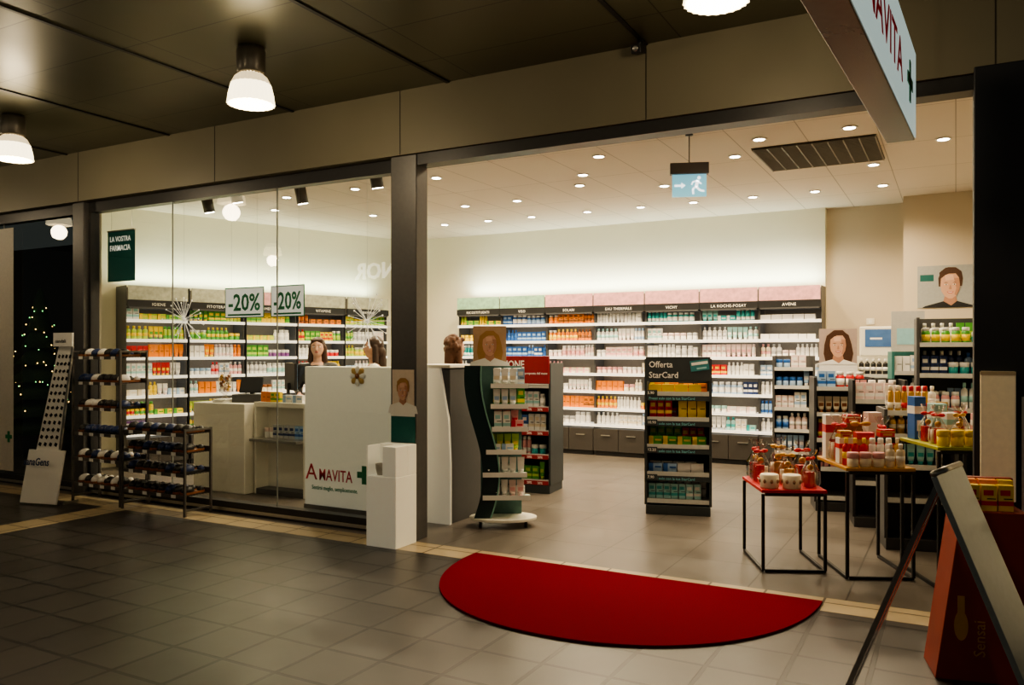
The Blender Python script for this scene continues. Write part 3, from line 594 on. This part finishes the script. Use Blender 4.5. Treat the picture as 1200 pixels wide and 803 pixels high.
# sign of the shop across the arcade (seen mirrored in the window)
t=thing('shop_sign','glowing white lettering of the shop across the arcade','shop sign',(-10.6,-3.0,3.15))
text('NOR',.5,pbr('letter_glow',(1,.95,.85),.4,emit=6,ecol=(1,.9,.75)),t,(0,0,0),rot=(R(90),0,R(180)),bold=.01,ext=.02)
MB().bx(-1.2,.1,-.06,-.03,-.1,.5,DARK).obj('backing',t)
# ------------------------------------------------------------ window posters, banner, ornaments
GLOWP=pbr('glow_paper',(.85,.84,.78),.6,var=.02,emit=.35,ecol=(1,.97,.85))  # glow put into the paper in place of light shining through it
for X,w,rr in((-6.13,.52,.02),(-5.56,.44,-.03)):
    t=thing('poster','white discount poster with green frame hanging in the window','poster',(X,5.72,2.03),rr)
    mb=MB().bx(-w/2,w/2,0,.004,-.15,.15,GREEN).bx(-w/2+.01,w/2-.01,-.001,.0,-.14,.14,GLOWP); mb.obj('print',t)
    text('-20%',.23,GREEN,t,(0,-.003,-.075),bold=.02,align='CENTER',sx=w/.56)
    MB().bx(-w/2+.04,w/2-.04,-.0025,-.001,-.128,-.11,GREEN).obj('print_line',t)
    for q in(-1,1): MB().cyl((q*w/3,.002,.15),(q*w/3,.002,1.45),.001,STEEL,n=6).obj('cord',t)
t=thing('banner','dark teal hanging banner with white lettering','banner',(-8.0,5.74,2.6))
MB().bx(-.26,.2,0,.006,-.28,.27,TEAL).obj('cloth',t); text('LA VOSTRA',.08,GLOWP,t,(-.22,-.003,.16),sx=.85,bold=.01); text('FARMACIA',.085,GLOWP,t,(-.22,-.003,.06),sx=.85,bold=.015)
MB().bx(-.26,.2,-.008,.014,.27,.285,STEEL).cyl((-.2,.003,.28),(-.2,.003,.9),.002,STEEL,n=6).cyl((.15,.003,.28),(.15,.003,.9),.002,STEEL,n=6).obj('hanger',t)
TW=pbr('twig_white',(.85,.82,.75),.4,emit=.3,ecol=(1,.95,.85))
for X,Z,rr in((-4.95,1.84,.3),(-7.36,1.9,.27)):
    t=thing('star_ornament','white wire starburst ornament hanging in the window','ornament',(X,6.02 if X<-6 else 6.15,Z))
    mb=MB()
    for k in range(26):
        a=2*math.pi*k/26; b=random.uniform(-.5,.5); L=rr*random.uniform(.7,1)
        d=Vector((math.cos(a)*math.cos(b),math.sin(b)*.8,math.sin(a)*math.cos(b)))*L
        mb.cyl((0,0,0),d,.0025,TW,n=5)
        mb.ell(d,(.009,)*3,TW,6)
    mb.obj('rays',t); MB().ell((0,0,0),(.02,.02,.02),TW,10).obj('core',t); MB().cyl((0,0,0),(0,0,3.49-Z),.0012,STEEL,n=5).obj('cord',t)
t=thing('flower_ornament','gold and white fabric flower fixed on top of the counter','ornament',(-4.72,5.729,1.33))
mb=MB()
GO=pbr('gold_fabric',(.55,.36,.12),.5)
for k in range(8):
    a=2*math.pi*k/8; mb.ell((.05*math.cos(a),-.0,.05*math.sin(a)),(.045,.01,.03),GO if k%2 else PAPER,10,rot=(0,-a,0))
mb.obj('petals',t); MB().ell((0,-.008,0),(.025,.015,.025),cm('brown'),12).obj('centre',t)
for X,Y in((-5.2,6.6),(-7.1,6.5),(-7.9,6.8),(-6.5,6.9)):
    t=thing('track_spotlight','grey cylindrical ceiling spotlight','spotlight',(X,Y,3.5))
    MB().bx(-.1,.1,-.02,.02,-.03,0,DARK).cyl((0,0,-.03),(0,0,-.1),.01,DARK,n=8).obj('bracket',t)
    MB().cyl((0,-.02,-.09),(0,.03,-.27),.065,pbr('spot_grey',(.1,.095,.09),.4,.4),n=20).obj('head',t)
    MB().cyl((0,.0303,-.271),(0,.0315,-.275),.055,DLE,n=16).obj('lens',t)
# ------------------------------------------------------------ shoe racks and shoes
def clog(c):
    b=MB()
    out=[(-.038,-.1),(-.045,-.04),(-.036,.03),(-.036,.09),(-.02,.125),(.02,.125),(.034,.09),(.034,.03),(.045,-.04),(.04,-.1),(.02,-.13),(-.018,-.13)]
    b.prism(out,'z',0,.02,cm('brown' if c in('white','black') else 'black')) 
    b.ell((0,-.06,.03),(.043,.07,.05),cm(c),14); b.ell((0,.09,.024),(.03,.035,.035),cm(c),10)
    return b.mesh('clog')
CL={c:clog(c) for c in('black','navy','white','brown')}
RK=pbr('rack_metal',(.16,.15,.14),.4,.7)
def rack(label,x0,x1,y0,y1,h,levels,n):
    cx=(x0+x1)/2; cy=(y0+y1)/2; t=thing('shoe_rack',label,'rack',(cx,cy,0)); w=(x1-x0)/2; d=(y1-y0)/2
    for sx in(-1,1):
        for sy in(-1,1): MB().beam((sx*w,sy*d,.01),(sx*w,sy*d,h),.02,RK).obj('post',t)
        for z in(h-.01,.06): MB().beam((sx*w,-d,z),(sx*w,d,z),.018,RK).obj('side_rail',t)
    for z in levels:
        b=MB().bx(-w,w,-d,-d+.012,z-.03,z,RK).bx(-w,w,d-.012,d,z-.01,z+.04,RK)
        for k in range(9): b.beam((-w,-d+2*d*(k+.5)/9,z-.006),(w,-d+2*d*(k+.5)/9,z-.006),.008,RK)
        for k in range(4): b.bx(-w+.1+k*2*w/4.4,-w+.16+k*2*w/4.4,-d-.004,-d,z-.03,z,PAPER)
        b.obj('shelf',t)
        for k in range(n):
            X=x0+.07+(x1-x0-.14)*k/(n-1); c=random.choice(['black','black','navy','white','white'] if h>1 else ['black','black','navy'])
            mkobj('clog',CL[c],None,(X,cy,z+.001),(0,0,random.uniform(-.03,.03)),label='%s slip-on health clog on a metal rack'%c,cat='shoe',group='clogs on the metal racks')
rack('tall dark metal wire rack with clogs',-8.02,-7.26,5.18,5.48,1.56,[.2,.46,.72,.98,1.24,1.5],7)
rack('low dark metal wire rack with clogs',-7.2,-6.3,5.16,5.46,.82,[.2,.4,.6,.78],8)
t=thing('sign_stand','white leaning floor sign with black pattern and printed base','sign stand',(-8.12,4.9,0),R(12))
SL=R(-12)
MB().box((0,.03,.28),(.46,.02,.54),PAPER,rot=(SL,0,0)).obj('lower_board',t,bevel=.003)
MB().prism([(-.16,.54),(.14,.54),(.30,1.6),(.13,1.6)],'y',.1,.115,PAPER).obj('upper_board',t)
mb=MB()
for r in range(13):
    for q in range(4):
        f=r/13; xa=-.11+f*.27+q*.068*(1-.35*f); z=.6+r*.075
        mb.box((xa,.098,z),(.03*(1-.3*f),.004,.035),BLACK,rot=(0,R(25+(r*q)%3*20),0))
mb.obj('pattern',t)
MB().bx(.08,.32,.08,.1,1.6,1.74,PAPER).obj('top_card',t); text('sandali',.05,BLACK,t,(.11,.078,1.64))
text('sanaGens',.105,pbr('navy_txt',(.02,.04,.12),.5),t,(-.2,-.018,.40),rot=(R(78),0,0),bold=.02,sx=.8)
MB().prism([(.13,.55),(.15,.55),(.31,1.6),(.29,1.6)],'y',.098,.118,STEEL).obj('edge_rail',t)
for sx in(-1,1): MB().bx(sx*.22-.01,sx*.22+.01,.06,.25,0,.02,STEEL).obj('foot',t)
t=thing('poster','tall white poster with green cross on the neighbouring glass','poster',(-9.93,5.519,1.55))
MB().bx(-.3,.26,-.004,.0,-1.4,1.45,pbr('poster_dim',(.6,.57,.5),.6)).obj('print',t)
mb=MB(); cross(mb,.17,-1.0,.13,-.005,GREEN); mb.obj('green_cross',t)
t=thing('christmas_tree','dark green christmas tree with warm string lights behind glass','christmas tree',(-12.1,7.3,0))
PINE=pbr('pine',(.02,.05,.02),.8,var=.5,scale=40)
mb=MB()
for k in range(8): mb.lathe([(.66-.08*k,.35+.25*k),(.3-.03*k,.55+.25*k),(.02,.75+.25*k)],PINE,40)
mb.obj('foliage',t); MB().cyl((0,0,0),(0,0,.5),.05,cm('brown')).obj('trunk',t)
mb=MB(); FL=pbr('fairy_light',(1,.7,.3),.4,emit=5,ecol=(1,.65,.2)); FL2=pbr('fairy_light_green',(.3,1,.3),.4,emit=2.5,ecol=(.3,1,.3))
for k in range(80):
    f=random.random(); a=random.uniform(0,6.28); r=.66*(1-f)+.05; mb.ell((r*math.cos(a),r*math.sin(a),.4+f*1.95),(.009,)*3,FL if k%3 else FL2,6)
mb.obj('string_lights',t)
# ------------------------------------------------------------ A-board and orange display
t=thing('folding_sign','silver-framed folding pavement sign','sign stand',(-.04,3.93,0),R(-14))
b=MB(); x0,x1,z0,z1=-.4,0,.012,1.04
for y in(-.02,.03): b.beam((x0,y,z0),(x1,y,z1),.022,CHROME)
b.obj('rear_leg',t)
b=MB(); L=math.hypot(.42,1.03); an=math.atan2(.42,1.03)
b.box((.21,.03,.52),(.024,.4,L),pbr('board_frame',(.3,.35,.4),.3,.5),rot=(0,-an,0)).box((.199,.03,.512),(.006,.35,L-.06),pbr('board_face',(.16,.24,.33),.35),rot=(0,-an,0))
b.obj('front_panel',t,bevel=.003)
MB().cyl((0,-.17,1.045),(0,.23,1.045),.014,STEEL).obj('hinge',t)
ORG=pbr('orange_print',(.28,.025,.005),.5,var=.5,scale=3)
t=thing('cardboard_display','orange and red tapered cardboard product display','display stand',(.11,4.52,0),R(12))
MB().prism([(-.23,0),(.2,0),(.16,.8),(-.12,.8)],'y',-.14,.14,ORG).bx(-.12,.16,.1,.14,.8,.93,ORG).bx(-.12,-.11,-.13,.14,.8,.86,ORG).obj('body',t,bevel=.004)
YP=pbr('gold_print',(.5,.25,.02),.5)
text('Sensai',.07,YP,t,(-.02,-.143,.12),rot=(R(90),R(-90),0))
mb=MB(); disc(mb,-.12,.26,.03,.07,-.142,YP); mb.bx(-.135,-.105,-.143,-.14,.32,.4,YP); mb.obj('print',t)
MD=mat_of((.11,4.52,0),R(12))
fill(MD,-.1,.15,-.08,.8,['yellow','orange'],.13,'yellow packages in the cardboard display','cardboard display tray',kinds=['medicine_carton'])
fill(MD,-.1,.15,.03,.8,['orange','yellow'],.14,'yellow packages in the cardboard display','cardboard display tray',kinds=['medicine_carton'])
t=thing('pillar_box','plain beige box panel fixed to dark column','box',(.2,5.299,1.1))
MB().bx(-.08,.09,-.07,0,-.38,.34,pbr('beige_box_glow',(.85,.74,.5),.5,emit=.06)).obj('body',t,bevel=.006); MB().bx(-.08,.09,-.075,-.07,.32,.34,pbr('beige_trim',(.5,.42,.28),.5)).obj('lid',t)  # faint emission added so the beige box looks lit
t=thing('sign_card','pale grey card panel fixed to the dark column','sign',(.38,5.299,.95))
MB().bx(-.06,.1,-.02,0,-.3,.35,pbr('card_grey',(.5,.52,.52),.5)).obj('panel',t,bevel=.003)
# ------------------------------------------------------------ people
def body_mesh():
    b=MB(); S=SKIN
    b.ell((0,0,.95),(.155,.11,.12),S).ell((0,0,1.1),(.125,.09,.16),S).ell((0,0,1.27),(.16,.11,.17),S).cap((-.14,0,1.375),.05,(.14,0,1.375),.05,S)
    b.cap((0,.005,1.37),.055,(0,-.01,1.5),.047,S)
    b.ell((0,-.01,1.595),(.075,.092,.108),S).ell((0,-.045,1.53),(.05,.052,.055),S).cap((0,-.098,1.6),.008,(0,-.113,1.57),.013,S)
    b.ell((0,-.094,1.54),(.024,.01,.008),S)
    for s in(-1,1):
        b.ell((s*.076,.005,1.58),(.012,.02,.03),S)
        b.cap((s*.085,0,.9),.085,(s*.095,-.01,.5),.055,S); b.cap((s*.095,-.01,.5),.055,(s*.1,.01,.09),.034,S); b.cap((s*.1,.03,.04),.036,(s*.11,-.13,.03),.028,S)
        b.cap((s*.18,0,1.365),.048,(s*.225,.03,1.1),.038,S); b.cap((s*.225,.03,1.1),.038,(s*.18,-.2,1.06),.025,S)
        b.ell((s*.17,-.26,1.05),(.036,.05,.016),S,14)
        for k in range(4):
            x=s*.17+(k-1.5)*.02; l=(.055,.066,.062,.048)[k]
            b.cap((x,-.295,1.05),.0085,(x,-.295-l*.5,1.045),.008,S); b.cap((x,-.295-l*.5,1.045),.008,(x,-.295-l,1.028),.007,S)
        b.cap((s*.17-s*.03,-.245,1.05),.011,(s*.17-s*.055,-.29,1.04),.009,S)
    return b.mesh('body')
def coat_mesh(M):
    b=MB()
    b.ell((0,0,.93),(.18,.135,.15),M).ell((0,0,1.1),(.145,.108,.17),M).ell((0,0,1.26),(.178,.128,.165),M).cap((-.15,0,1.365),.06,(.15,0,1.365),.06,M)
    b.cap((0,0,.95),.15,(0,0,.66),.16,M)
    for s in(-1,1): b.cap((s*.18,0,1.36),.062,(s*.228,.03,1.1),.05,M); b.cap((s*.228,.03,1.1),.05,(s*.185,-.17,1.065),.04,M)
    return b.mesh('coat')
BM=body_mesh()
def person(loc,rz,hair,coat,label,longhair=True,curly=False):
    t=thing('person',label,'person',loc,rz)
    o=mkobj('body',BM,t); r=o.modifiers.new('r','REMESH'); r.mode='VOXEL'; r.voxel_size=.009; r.use_smooth_shade=True
    c=mkobj('coat',coat_mesh(coat),t); r=c.modifiers.new('r','REMESH'); r.mode='VOXEL'; r.voxel_size=.014; r.use_smooth_shade=True
    q=MB()
    for s in(-1,1): q.cap((s*.09,0,.72),.095,(s*.1,.01,.12),.055,BLACK); q.ell((s*.105,-.05,.045),(.045,.13,.045),BLACK)
    q.obj('trousers',t)
    h=MB().ell((0,.02,1.625),(.09,.092,.1),hair,20).ell((0,.04,1.56),(.086,.07,.11),hair,20)
    if longhair:
        for s in(-1,1): h.cap((s*.075,.01,1.6),.03,(s*.085,.015,1.43),.035,hair)
        h.cap((0,.07,1.55),.06,(0,.08,1.4),.055,hair)
    if curly:
        for k in range(70):
            a=random.uniform(0,math.pi); b=random.uniform(-.5,1.4); v=Vector((math.cos(a)*math.cos(b)*.1,.02+math.sin(a)*math.cos(b)*.1,1.61+math.sin(b)*.11))
            h.ell(v,(.022,.022,.022),hair,8)
    h.cap((-.05,-.055,1.675),.025,(.05,-.055,1.675),.025,hair)
    ho=h.obj('hair',t); r=ho.modifiers.new('r','REMESH'); r.mode='VOXEL'; r.voxel_size=.008; r.use_smooth_shade=True
    for s in(-1,1):
        MB().ell((s*.03,-.088,1.603),(.014,.01,.008),PAPER,12).ell((s*.03,-.0965,1.603),(.006,.004,.006),BLACK,8).obj('eye',t)
        MB().cap((s*.016,-.1,1.624),.003,(s*.044,-.092,1.624),.003,hair).obj('eyebrow',t)
    MB().ell((0,-.101,1.543),(.024,.007,.0075),pbr('lip',(.5,.1,.09),.5),12).obj('lips',t)
person((-6.58,7.26,0),R(35),HAIR,cm('black'),'woman with long brown hair in dark top behind the counter')
person((-5.62,7.1,0),R(-50),pbr('hair_dark',(.05,.025,.015),.5),WHITE,'clerk with dark hair in white coat behind the counter')
person((-4.62,7.2,0),R(160),pbr('hair_curly',(.1,.04,.018),.6,var=.4,scale=50),cm('navy'),'person with brown curly hair turned away at counter',curly=True)
# ------------------------------------------------------------ world & camera
w=bpy.data.worlds.new('w'); bpy.context.scene.world=w; w.use_nodes=True
w.node_tree.nodes['Background'].inputs[0].default_value=(.05,.055,.05,1); w.node_tree.nodes['Background'].inputs[1].default_value=.6
cam=bpy.data.cameras.new('cam'); cam.sensor_width=36; cam.lens=28.5; cam.shift_y=.0088
co=bpy.data.objects.new('camera',cam); COL.objects.link(co); co.location=(0,0,1.55); co.rotation_euler=(R(90),0,R(28.7))
bpy.context.scene.camera=co
try: bpy.context.scene.view_settings.look='AgX - Medium High Contrast'
except Exception as e: print(e)
print('COUNTS',CNT)
